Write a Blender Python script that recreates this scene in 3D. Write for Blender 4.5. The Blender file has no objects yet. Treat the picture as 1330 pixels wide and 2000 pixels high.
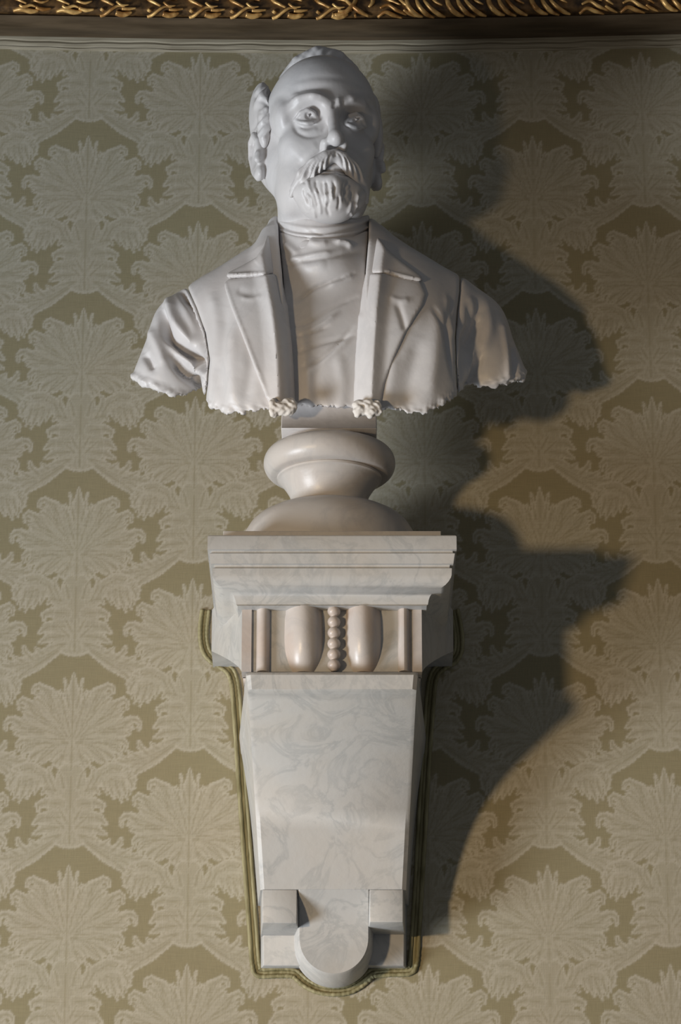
import bpy, math, random
import numpy as np

SC = bpy.context.scene
COL = SC.collection
rng = np.random.default_rng(7)
random.seed(7)

# ------------------------------------------------------------------ camera
TILT = math.radians(20.0)
FPX = 6870.0
LDIST = FPX / 1450.0
Z0 = 3.1
CAM = np.array([0.0, -LDIST * math.cos(TILT), Z0 - LDIST * math.sin(TILT)])
FWD = np.array([0.0, math.cos(TILT), math.sin(TILT)])
UPV = np.array([0.0, -math.sin(TILT), math.cos(TILT)])
cam_data = bpy.data.cameras.new('camera')
cam_data.sensor_fit = 'VERTICAL'
cam_data.sensor_height = 36.0
cam_data.sensor_width = 36.0
cam_data.lens = FPX * 36.0 / 2000.0
cam_data.clip_end = 50
cam = bpy.data.objects.new('camera', cam_data)
COL.objects.link(cam)
cam.location = CAM
cam.rotation_euler = (math.pi / 2 + TILT, 0, 0)
SC.camera = cam

# ------------------------------------------------------------------ world, lights, exposure
world = bpy.data.worlds.new('world')
SC.world = world
world.use_nodes = True
bg = world.node_tree.nodes['Background']
bg.inputs[0].default_value = (0.93, 0.96, 1.0, 1)
bg.inputs[1].default_value = 0.125


def area_light(name, loc, target, size, power, color, size_y=None):
    ld = bpy.data.lights.new(name, 'AREA')
    ld.energy = power
    ld.color = color
    ld.size = size
    if size_y:
        ld.shape = 'RECTANGLE'
        ld.size_y = size_y
    o = bpy.data.objects.new(name, ld)
    COL.objects.link(o)
    o.location = loc
    v = np.array(target) - np.array(loc)
    from mathutils import Vector
    o.rotation_euler = Vector(v).to_track_quat('-Z', 'Y').to_euler()
    return o


area_light('window_light', (-3.5, -2.0, 1.1), (-0.1, -0.1, 2.8), 1.2, 240, (0.88, 0.935, 1.0), 1.3)
sp = bpy.data.lights.new('lamp_light', 'SPOT')      # a shaded lamp standing to the left, its beam falling low on the wall
sp.energy = 205
sp.color = (1.0, 0.74, 0.45)
sp.spot_size = math.radians(56)
sp.spot_blend = 1.0
sp.shadow_soft_size = 0.085
lamp = bpy.data.objects.new('lamp_light', sp)
COL.objects.link(lamp)
lamp.location = (-1.62, -2.52, 2.36)
from mathutils import Vector
lamp.rotation_euler = (Vector((0.60, 0.0, 2.34)) - Vector(lamp.location)).to_track_quat('-Z', 'Y').to_euler()

SC.view_settings.view_transform = 'Standard'
SC.view_settings.look = 'None'
SC.view_settings.gamma = 1.0
SC.view_settings.use_curve_mapping = False
SC.view_settings.exposure = -0.27


# ------------------------------------------------------------------ pixel <-> world helpers (only used to size things)
def W(px, py, d):
    dr = FWD + UPV * ((1000.0 - py) / FPX) + np.array([(px - 665.0) / FPX, 0, 0])
    return CAM + dr * ((-d - CAM[1]) / dr[1])


def proj(P):
    q = P - CAM
    zc = q @ FWD
    return 665.0 + FPX * q[..., 0] / zc, 1000.0 - FPX * (q @ UPV) / zc, zc


def mpp(py, d):
    return float((W(665, py, d) - CAM) @ FWD) / FPX


def zz(py, d):
    return float(W(665, py, d)[2])


# ------------------------------------------------------------------ materials
def new_mat(name):
    m = bpy.data.materials.new(name)
    m.use_nodes = True
    nt = m.node_tree
    return m, nt, nt.nodes['Principled BSDF']


def marble(name, base, vein, rough, vein_amt=0.5, warm=(0.55, 0.47, 0.40), warm_amt=0.3, scale=7.0, bump=0.02):
    m, nt, p = new_mat(name)
    N, L = nt.nodes, nt.links
    tc = N.new('ShaderNodeTexCoord')
    n1 = N.new('ShaderNodeTexNoise')
    n1.inputs['Scale'].default_value = scale
    n1.inputs['Detail'].default_value = 8
    n1.inputs['Roughness'].default_value = 0.62
    n1.inputs['Distortion'].default_value = 1.3
    L.new(tc.outputs['Object'], n1.inputs['Vector'])
    r1 = N.new('ShaderNodeValToRGB')
    e = r1.color_ramp.elements
    e[0].position, e[0].color = 0.44, (0, 0, 0, 1)
    e[1].position, e[1].color = 0.56, (0, 0, 0, 1)
    k = r1.color_ramp.elements.new(0.5)
    k.color = (1, 1, 1, 1)
    L.new(n1.outputs['Fac'], r1.inputs['Fac'])
    n3 = N.new('ShaderNodeTexNoise')
    n3.inputs['Scale'].default_value = scale * 1.3
    n3.inputs['Detail'].default_value = 3
    L.new(tc.outputs['Object'], n3.inputs['Vector'])
    mm = N.new('ShaderNodeMath')
    mm.operation = 'MULTIPLY'
    L.new(r1.outputs['Color'], mm.inputs[0])
    L.new(n3.outputs['Fac'], mm.inputs[1])
    mv = N.new('ShaderNodeMath')
    mv.operation = 'MULTIPLY'
    mv.inputs[1].default_value = vein_amt
    L.new(mm.outputs[0], mv.inputs[0])
    mix = N.new('ShaderNodeMixRGB')
    mix.inputs[1].default_value = (*base, 1)
    mix.inputs[2].default_value = (*vein, 1)
    L.new(mv.outputs[0], mix.inputs[0])
    n2 = N.new('ShaderNodeTexNoise')
    n2.inputs['Scale'].default_value = scale * 0.8
    n2.inputs['Detail'].default_value = 4
    L.new(tc.outputs['Object'], n2.inputs['Vector'])
    r2 = N.new('ShaderNodeMapRange')
    r2.inputs[1].default_value = 0.45
    r2.inputs[2].default_value = 0.75
    r2.inputs[3].default_value = 0.0
    r2.inputs[4].default_value = warm_amt
    L.new(n2.outputs['Fac'], r2.inputs[0])
    mix2 = N.new('ShaderNodeMixRGB')
    L.new(r2.outputs[0], mix2.inputs[0])
    L.new(mix.outputs[0], mix2.inputs[1])
    mix2.inputs[2].default_value = (*warm, 1)
    L.new(mix2.outputs[0], p.inputs['Base Color'])
    p.inputs['Roughness'].default_value = rough
    p.inputs['Specular IOR Level'].default_value = 0.4
    n4 = N.new('ShaderNodeTexNoise')
    n4.inputs['Scale'].default_value = 90
    n4.inputs['Detail'].default_value = 4
    L.new(tc.outputs['Object'], n4.inputs['Vector'])
    b = N.new('ShaderNodeBump')
    b.inputs['Strength'].default_value = bump * 4
    b.inputs['Distance'].default_value = 0.004
    L.new(n4.outputs['Fac'], b.inputs['Height'])
    L.new(b.outputs[0], p.inputs['Normal'])
    return m


M_BUST = marble('bust_marble', (0.60, 0.585, 0.58), (0.41, 0.41, 0.42), 0.42, 0.35, (0.50, 0.42, 0.37), 0.35, 9.0)
M_CHIP = marble('broken_marble', (0.68, 0.65, 0.61), (0.45, 0.42, 0.40), 0.8, 0.4, (0.58, 0.47, 0.36), 0.5, 20.0, 0.12)
M_SOCLE = marble('socle_marble', (0.49, 0.465, 0.44), (0.32, 0.32, 0.33), 0.36, 0.5, (0.45, 0.355, 0.28), 0.5, 10.0)
M_CONS = marble('console_marble', (0.455, 0.452, 0.440), (0.27, 0.285, 0.29), 0.40, 0.75, (0.46, 0.42, 0.365), 0.5, 15.0)
M_EGG = marble('egg_marble', (0.47, 0.435, 0.41), (0.30, 0.30, 0.31), 0.34, 0.4, (0.45, 0.32, 0.235), 0.65, 14.0)


def wallpaper_mat():
    m, nt, p = new_mat('damask_silk')
    N, L = nt.nodes, nt.links
    at = N.new('ShaderNodeAttribute')
    at.attribute_name = 'damask'
    ramp = N.new('ShaderNodeValToRGB')
    e = ramp.color_ramp.elements
    e[0].position, e[0].color = 0.0, (0.245, 0.220, 0.133, 1)
    e[1].position, e[1].color = 1.0, (0.395, 0.375, 0.298, 1)
    k = e.new(0.5)
    k.color = (0.305, 0.284, 0.205, 1)
    L.new(at.outputs['Fac'], ramp.inputs['Fac'])
    tc = N.new('ShaderNodeTexCoord')
    mp = N.new('ShaderNodeMapping')
    mp.inputs['Scale'].default_value = (900, 1, 60)
    L.new(tc.outputs['Object'], mp.inputs['Vector'])
    n = N.new('ShaderNodeTexNoise')
    n.inputs['Scale'].default_value = 1.0
    n.inputs['Detail'].default_value = 2
    L.new(mp.outputs[0], n.inputs['Vector'])
    mp2 = N.new('ShaderNodeMapping')
    mp2.inputs['Scale'].default_value = (40, 1, 700)
    L.new(tc.outputs['Object'], mp2.inputs['Vector'])
    n2 = N.new('ShaderNodeTexNoise')
    n2.inputs['Scale'].default_value = 1.0
    n2.inputs['Detail'].default_value = 2
    L.new(mp2.outputs[0], n2.inputs['Vector'])
    ad = N.new('ShaderNodeMath')
    ad.operation = 'ADD'
    L.new(n.outputs['Fac'], ad.inputs[0])
    L.new(n2.outputs['Fac'], ad.inputs[1])
    mr = N.new('ShaderNodeMapRange')
    mr.inputs[1].default_value = 0.6
    mr.inputs[2].default_value = 1.4
    mr.inputs[3].default_value = 0.90
    mr.inputs[4].default_value = 1.10
    L.new(ad.outputs[0], mr.inputs[0])
    # faint large blotches of faded dye
    n3 = N.new('ShaderNodeTexNoise')
    n3.inputs['Scale'].default_value = 9
    n3.inputs['Detail'].default_value = 3
    L.new(tc.outputs['Object'], n3.inputs['Vector'])
    mixb = N.new('ShaderNodeMixRGB')
    mixb.blend_type = 'MULTIPLY'
    mixb.inputs[2].default_value = (1.04, 0.97, 0.95, 1)
    L.new(n3.outputs['Fac'], mixb.inputs[0])
    L.new(ramp.outputs[0], mixb.inputs[1])
    mul = N.new('ShaderNodeVectorMath')
    mul.operation = 'SCALE'
    L.new(mixb.outputs[0], mul.inputs[0])
    L.new(mr.outputs[0], mul.inputs['Scale'])
    L.new(mul.outputs[0], p.inputs['Base Color'])
    rr = N.new('ShaderNodeMapRange')
    rr.inputs[3].default_value = 0.75
    rr.inputs[4].default_value = 0.55
    L.new(at.outputs['Fac'], rr.inputs[0])
    L.new(rr.outputs[0], p.inputs['Roughness'])
    p.inputs['Specular IOR Level'].default_value = 0.25
    b = N.new('ShaderNodeBump')
    b.inputs['Strength'].default_value = 0.15
    b.inputs['Distance'].default_value = 0.001
    L.new(ad.outputs[0], b.inputs['Height'])
    L.new(b.outputs[0], p.inputs['Normal'])
    return m


def simple_mat(name, c1, c2, rough, scale=30.0, metal=0.0, stretch=(1, 1, 1), bump=0.1):
    m, nt, p = new_mat(name)
    N, L = nt.nodes, nt.links
    tc = N.new('ShaderNodeTexCoord')
    mp = N.new('ShaderNodeMapping')
    mp.inputs['Scale'].default_value = stretch
    L.new(tc.outputs['Object'], mp.inputs['Vector'])
    n = N.new('ShaderNodeTexNoise')
    n.inputs['Scale'].default_value = scale
    n.inputs['Detail'].default_value = 5
    L.new(mp.outputs[0], n.inputs['Vector'])
    r = N.new('ShaderNodeValToRGB')
    e = r.color_ramp.elements
    e[0].position, e[0].color = 0.35, (*c1, 1)
    e[1].position, e[1].color = 0.68, (*c2, 1)
    L.new(n.outputs['Fac'], r.inputs['Fac'])
    L.new(r.outputs[0], p.inputs['Base Color'])
    p.inputs['Roughness'].default_value = rough
    p.inputs['Metallic'].default_value = metal
    b = N.new('ShaderNodeBump')
    b.inputs['Strength'].default_value = bump
    b.inputs['Distance'].default_value = 0.002
    L.new(n.outputs['Fac'], b.inputs['Height'])
    L.new(b.outputs[0], p.inputs['Normal'])
    return m


M_WALL = wallpaper_mat()
M_BORDER = simple_mat('border_braid', (0.25, 0.215, 0.150), (0.36, 0.32, 0.235), 0.7, 60, 0, (0.25, 1, 6))
M_CORD = simple_mat('olive_cord', (0.17, 0.15, 0.07), (0.33, 0.30, 0.17), 0.65, 55, 0, (3, 3, 0.5), 0.3)
M_WOOD = simple_mat('dark_frame_wood', (0.050, 0.032, 0.016), (0.105, 0.072, 0.041), 0.45, 30, 0, (0.4, 2, 2), 0.2)
M_GILT = simple_mat('worn_gilding', (0.30, 0.13, 0.03), (0.90, 0.56, 0.20), 0.36, 60, 0.35, (1, 1, 1), 0.4)
M_BRONZE = simple_mat('tarnished_gilding', (0.04, 0.022, 0.010), (0.19, 0.10, 0.034), 0.45, 75, 0.2, (1, 1, 1), 0.6)
M_PLAIN = simple_mat('plain_plaster', (0.30, 0.28, 0.20), (0.33, 0.31, 0.22), 0.8, 5)
M_CANVAS = simple_mat('dark_canvas', (0.03, 0.025, 0.02), (0.07, 0.055, 0.04), 0.5, 12)


# ------------------------------------------------------------------ mesh helpers
def mesh_from(name, V, faces, mat, smooth=True, parent=None):
    V = np.asarray(V, dtype=np.float32)
    me = bpy.data.meshes.new(name)
    me.vertices.add(len(V))
    me.vertices.foreach_set('co', V.ravel())
    if isinstance(faces, np.ndarray):
        nl = faces.shape[1]
        tot = np.full(len(faces), nl, dtype=np.int32)
        flat = faces.ravel().astype(np.int32)
    else:
        tot = np.array([len(f) for f in faces], dtype=np.int32)
        flat = np.array([i for f in faces for i in f], dtype=np.int32)
    start = np.concatenate([[0], np.cumsum(tot)[:-1]]).astype(np.int32)
    me.loops.add(len(flat))
    me.loops.foreach_set('vertex_index', flat)
    me.polygons.add(len(tot))
    me.polygons.foreach_set('loop_start', start)
    me.polygons.foreach_set('loop_total', tot)
    me.update(calc_edges=True)
    me.validate()
    if smooth:
        me.polygons.foreach_set('use_smooth', np.ones(len(me.polygons), dtype=bool))
        if smooth == 'auto':
            me.set_sharp_from_angle(angle=math.radians(32))
    me.materials.append(mat)
    o = bpy.data.objects.new(name, me)
    COL.objects.link(o)
    if parent is not None:
        o.parent = parent
        o.matrix_parent_inverse = parent.matrix_world.inverted() if False else o.matrix_parent_inverse
        o.location = -np.array(root_loc(parent))
    return o


def root_loc(p):
    l = np.zeros(3)
    while p is not None:
        l = l + np.array(p.location)
        p = p.parent
    return l


def thing(name, label, cat, loc, group=None):
    o = bpy.data.objects.new(name, None)
    o.empty_display_size = 0.05
    COL.objects.link(o)
    o.location = loc
    o['label'] = label
    o['category'] = cat
    if group:
        o['group'] = group
    return o


def loft(rings, cap0=True, cap1=True, closed=True):
    """rings: list of equal length point lists -> verts, faces"""
    n = len(rings[0])
    V = [p for r in rings for p in r]
    F = []
    for i in range(len(rings) - 1):
        a, b = i * n, (i + 1) * n
        for j in range(n if closed else n - 1):
            k = (j + 1) % n
            F.append((a + j, a + k, b + k, b + j))
    if cap0:
        F.append(tuple(range(n))[::-1])
    if cap1:
        F.append(tuple((len(rings) - 1) * n + j for j in range(n)))
    return V, F


def add_bevel(o, w, seg=2, angle=30):
    b = o.modifiers.new('bevel', 'BEVEL')
    b.width = w
    b.segments = seg
    b.limit_method = 'ANGLE'
    b.angle_limit = math.radians(angle)
    return o


def tube(pts, radii, seg=8):
    """tube mesh along a polyline"""
    pts = np.asarray(pts, float)
    n = len(pts)
    radii = np.broadcast_to(np.asarray(radii, float), (n,))
    T = np.gradient(pts, axis=0)
    T /= np.linalg.norm(T, axis=1)[:, None] + 1e-12
    ref = np.array([0, 1.0, 0])
    rings = []
    for i in range(n):
        a = np.cross(T[i], ref)
        if np.linalg.norm(a) < 1e-3:
            a = np.cross(T[i], [0, 0, 1.0])
        a /= np.linalg.norm(a)
        b = np.cross(T[i], a)
        rings.append([tuple(pts[i] + radii[i] * (math.cos(q) * a + math.sin(q) * b)) for q in np.linspace(0, 2 * math.pi, seg, endpoint=False)])
    return loft(rings)


def smooth_curve(pts, n):
    """Catmull-Rom resample"""
    p = np.asarray(pts, float)
    p = np.vstack([2 * p[0] - p[1], p, 2 * p[-1] - p[-2]])
    m = len(p) - 3
    out = []
    for t in np.linspace(0, m, n):
        i = min(int(t), m - 1)
        u = t - i
        a, b, c, d = p[i:i + 4]
        out.append(0.5 * ((2 * b) + (c - a) * u + (2 * a - 5 * b + 4 * c - d) * u * u + (3 * b - a - 3 * c + d) * u ** 3))
    return np.array(out)


# ------------------------------------------------------------------ damask pattern (one motif on a lattice)
DX, DZ = 0.1555, 0.2622            # column spacing, vertical repeat (m)
SX, SZ = 1473.0, 1373.0            # drawing units per metre
TIP_X, TIP_Z = -0.3530, 2.8795
STROKES = [
    # large flower
    ([(0, 150), (0, 60), (0, 10)], [34, 17, 3]),
    ([(8, 75), (17, 20)], [9, 3]), ([(14, 85), (25, 44)], [9, 4]),
    ([(10, 130), (34, 76), (46, 46), (58, 36)], [18, 17, 12, 6]),
    ([(40, 80), (60, 52), (70, 50)], [12, 9, 4]),
    ([(15, 130), (56, 94), (76, 72), (86, 64)], [20, 19, 13, 7]),
    ([(50, 100), (84, 78), (92, 74)], [14, 8, 4]),
    ([(15, 130), (72, 112), (98, 104), (110, 101)], [20, 18, 13, 7]),
    ([(60, 118), (104, 112), (116, 112)], [14, 8, 4]),
    ([(15, 135), (66, 132), (84, 138), (91, 143)], [18, 17, 12, 6]),
    ([(15, 140), (70, 142), (88, 146), (97, 156)], [16, 12, 8, 3]),
    ([(10, 140), (50, 150), (72, 164), (84, 177)], [20, 16, 11, 4]),
    ([(40, 148), (60, 168), (66, 181)], [14, 9, 3]),
    ([(8, 140), (18, 170), (25, 187)], [16, 11, 4]),
    ([(20, 155), (32, 164), (40, 174)], [10, 8, 3]),
    ([(0, 150), (0, 176), (0, 191)], [12, 8, 3]),
    ([(3, 128), (9, 108), (8, 98)], [9, 6, 2]), ([(6, 132), (24, 112), (30, 104)], [8, 5, 2]),
    # curled leaf tips
    ([(44, 66), (56, 42), (67, 33), (77, 37), (78, 46)], [12, 9, 7, 5.5, 4.5]), ([(74, 88), (87, 66), (97, 60), (105, 65), (105, 76)], [12, 9, 7.5, 5.5, 4.5]),
    ([(96, 112), (112, 98), (122, 97), (130, 103), (129, 116)], [12, 9, 7.5, 5.5, 4.5]), ([(80, 138), (96, 136), (105, 143), (103, 154)], [11, 8.5, 6, 4.5]),
    ([(52, 152), (68, 160), (80, 168), (82, 178)], [11, 9, 6.5, 4]), ([(60, 56), (69, 47)], [6, 2.5]), ([(88, 82), (97, 74)], [6, 2.5]), ([(108, 118), (121, 112)], [6, 2.5]),
    # leaflets filling the fan
    ([(8, 110), (22, 66), (31, 46)], [15, 11, 4]), ([(26, 104), (58, 66), (71, 57)], [16, 12, 5]), ([(40, 112), (82, 90), (95, 83)], [16, 12, 5]),
    ([(50, 122), (96, 120), (110, 125)], [16, 12, 4]), ([(46, 138), (84, 150), (95, 161)], [16, 11, 4]), ([(30, 150), (56, 170), (70, 180)], [14, 11, 4]),
    ([(14, 160), (30, 178), (33, 184)], [12, 8, 3]), ([(40, 88), (46, 44), (52, 36)], [12, 8, 4]),
    # calyx and horns
    ([(0, 205), (0, 235), (0, 288), (0, 318)], [30, 40, 50, 18]),
    ([(30, 228), (41, 206), (44, 192), (37, 185)], [9, 8, 6, 4]),
    ([(14, 225), (18, 205), (24, 194)], [8, 6, 4]),
    # bouquet
    ([(25, 232), (46, 226), (55, 236)], [12, 10, 4]),
    ([(20, 255), (46, 252), (62, 257), (61, 268)], [14, 11, 7, 4]),
    ([(20, 280), (54, 281), (70, 292)], [16, 12, 4]),
    ([(20, 298), (50, 301), (69, 311)], [14, 11, 4]),
    ([(20, 312), (44, 318), (63, 326)], [12, 8, 3]),
    ([(0, 316), (0, 328)], [8, 6]), ([(15, 325), (10, 333), (0, 337)], [2.2, 2.2, 2.2]),
    ([(0, 300), (0, 268)], [8, 4]), ([(6, 290), (22, 262)], [8, 4]), ([(10, 300), (36, 276)], [8, 4]),
    # scroll
    ([(34, 236), (54, 202), (78, 189), (104, 192), (119, 210), (114, 236)], [12, 14, 14, 12, 9, 3]),
    ([(74, 208), (92, 214)], [20, 16]),
    ([(84, 212), (99, 251)], [15, 3]), ([(72, 212), (84, 245)], [13, 3]), ([(62, 212), (70, 237)], [11, 3]),
    ([(98, 212), (109, 246)], [12, 3]), ([(110, 206), (123, 226)], [9, 3]),
    ([(70, 196), (66, 186)], [6, 3]), ([(96, 192), (100, 182)], [6, 3]), ([(112, 200), (120, 192)], [6, 3]),
    # wing
    ([(18, 312), (50, 333), (85, 349), (124, 356), (148, 352)], [8, 14, 17, 10, 3]),
    ([(30, 325), (70, 352), (100, 370), (112, 386)], [8, 12, 10, 4]),
    ([(90, 355), (122, 370), (134, 378)], [12, 7, 3]),
    ([(82, 342), (97, 328), (99, 320)], [8, 7, 5]), ([(62, 332), (76, 322)], [9, 4]),
    ([(98, 348), (119, 338)], [9, 4]), ([(120, 352), (140, 343)], [7, 3]),
]


def seg_dist(X, Y, a, b, ra, rb):
    ax, ay = a
    bx, by = b
    dx, dy = bx - ax, by - ay
    L2 = dx * dx + dy * dy + 1e-9
    t = np.clip(((X - ax) * dx + (Y - ay) * dy) / L2, 0, 1)
    return np.sqrt((X - ax - t * dx) ** 2 + (Y - ay - t * dy) ** 2) - (ra + (rb - ra) * t), t


def damask_tile():
    """value map of one motif: 0 ground .. 1 bright outline; canvas x -170..170, y -10..400, 2 samples per unit"""
    xs = np.arange(0, 170, 0.5)
    ys = np.arange(-10, 400, 0.5)
    X, Y = np.meshgrid(xs, ys)
    U = np.full(X.shape, 99.0)
    line = np.zeros(X.shape)
    vein = np.zeros(X.shape)
    for pts, rad in STROKES:
        f = np.full(X.shape, 99.0)
        c = np.full(X.shape, 99.0)
        for i in range(len(pts) - 1):
            d, _ = seg_dist(X, Y, pts[i], pts[i + 1], rad[i], rad[i + 1])
            f = np.minimum(f, d)
            d0, _ = seg_dist(X, Y, pts[i], pts[i + 1], 0, 0)
            c = np.minimum(c, d0)
        # serrate large strokes a little
        f = f + 1.5 * np.sin(X * 0.62 + 0.3 * Y) * np.sin(Y * 0.58 - 0.2 * X)
        line = np.maximum(line, np.exp(-((f + 2.2) / 1.5) ** 2))
        vein = np.maximum(vein, np.exp(-(c / 1.3) ** 2) * (f < -3))
        U = np.minimum(U, f)
    mask = np.clip(0.5 - U / 2.4, 0, 1)
    rim = np.exp(-((U + 2.5) / 2.0) ** 2)
    val = 0.64 + 0.24 * rim + 0.22 * line - 0.30 * vein
    fine = 0.05 * np.sin(X * 1.1 + 2.0 * np.sin(Y * 0.21)) * np.sin(Y * 0.9)
    val = np.clip(val + fine, 0, 1) * mask
    return np.concatenate([val[:, ::-1], val], axis=1)   # x from -170


TILE = damask_tile()


def damask_value(x, z):
    u = (x - TIP_X)
    v = (TIP_Z - z)
    out = np.zeros(x.shape)
    n0 = np.round(u / DX).astype(int)
    for dn in (-1, 0, 1):
        n = n0 + dn
        dx = (u - n * DX) * SX
        off = np.where(n % 2 == 0, 0.0, 0.5) * DZ
        m0 = np.floor((v - off) / DZ)
        for dm in (-1, 0):
            dy = (v - off - (m0 + dm) * DZ) * SZ
            fx = (dx + 170) * 2
            fy = (dy + 10) * 2
            ok = (fx > 1) & (fx < TILE.shape[1] - 3) & (fy > 1) & (fy < TILE.shape[0] - 3)
            fx = np.where(ok, fx, 1)
            fy = np.where(ok, fy, 1)
            ix, iy = fx.astype(int), fy.astype(int)
            ax, ay = fx - ix, fy - iy
            s = (TILE[iy, ix] * (1 - ax) * (1 - ay) + TILE[iy, ix + 1] * ax * (1 - ay)
                 + TILE[iy + 1, ix] * (1 - ax) * ay + TILE[iy + 1, ix + 1] * ax * ay)
            out = np.maximum(out, np.where(ok, s, 0))
    return out


# ------------------------------------------------------------------ the wall
def build_wall():
    x0, x1, z0, z1, h = -0.76, 0.76, 2.28, 3.90, 0.0019
    nx, nz = int((x1 - x0) / h) + 1, int((z1 - z0) / h) + 1
    xs, zs = np.linspace(x0, x1, nx), np.linspace(z0, z1, nz)
    X, Z = np.meshgrid(xs, zs)
    V = np.stack([X, np.zeros_like(X), Z], -1).reshape(-1, 3)
    i = np.arange(nz - 1)[:, None] * nx + np.arange(nx - 1)[None]
    F = np.stack([i, i + 1, i + 1 + nx, i + nx], -1).reshape(-1, 4)
    val = damask_value(V[:, 0], V[:, 2])
    o = mesh_from('wall_back', V, F, M_WALL, smooth=False)
    o['kind'] = 'structure'
    a = o.data.attributes.new('damask', 'FLOAT', 'POINT')
    a.data.foreach_set('value', val.astype(np.float32))
    # masonry behind, wider than the papered field
    bx = [(-3.5, 0.004, 0.0), (3.5, 0.004, 0.0), (3.5, 0.2, 0.0), (-3.5, 0.2, 0.0)]
    V2, F2 = loft([bx, [(x, y, 5.0) for x, y, _ in bx]])
    w = mesh_from('wall_behind', V2, F2, M_PLAIN, smooth=False)
    w['kind'] = 'structure'


build_wall()


def bow(px):
    """the picture's bottom rail sags a little: image row of its lower edge"""
    xs = [0, 170, 350, 520, 690, 860, 1000, 1150, 1330]
    ys = [65.5, 69, 72, 74, 75, 73.5, 70.5, 67, 62]
    return np.interp(px, xs, ys)


def bow_dz(x):
    px = 665 + x * 1385.0
    return -(bow(np.clip(px, 0, 1330)) - 75.0) / (1385 * math.cos(TILT))


Z_RAIL = zz(75, 0.012)           # back lower edge of rail, at mid frame

# border braid directly below the picture
def build_border():
    xs = np.linspace(-0.75, 0.75, 121)
    prof = [(0.0, -0.018), (0.0025, -0.0175), (0.0035, -0.0155), (0.0020, -0.0145), (0.0035, -0.0130), (0.0045, -0.009),
            (0.0030, -0.0055), (0.0045, -0.004), (0.005, 0.004), (0.0, 0.006)]
    rings = []
    for i, x in enumerate(xs):
        dz = bow_dz(x)
        wob = 0.0008 * math.sin(x * 37) + 0.0006 * math.sin(x * 91 + 1)
        rings.append([(x, -d, Z_RAIL + dz + z + (wob if d > 0.002 else 0)) for d, z in prof])
    V, F = loft(rings)
    o = mesh_from('trim_1', V, F, M_BORDER, smooth='auto')
    o['kind'] = 'structure'


build_border()


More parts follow.
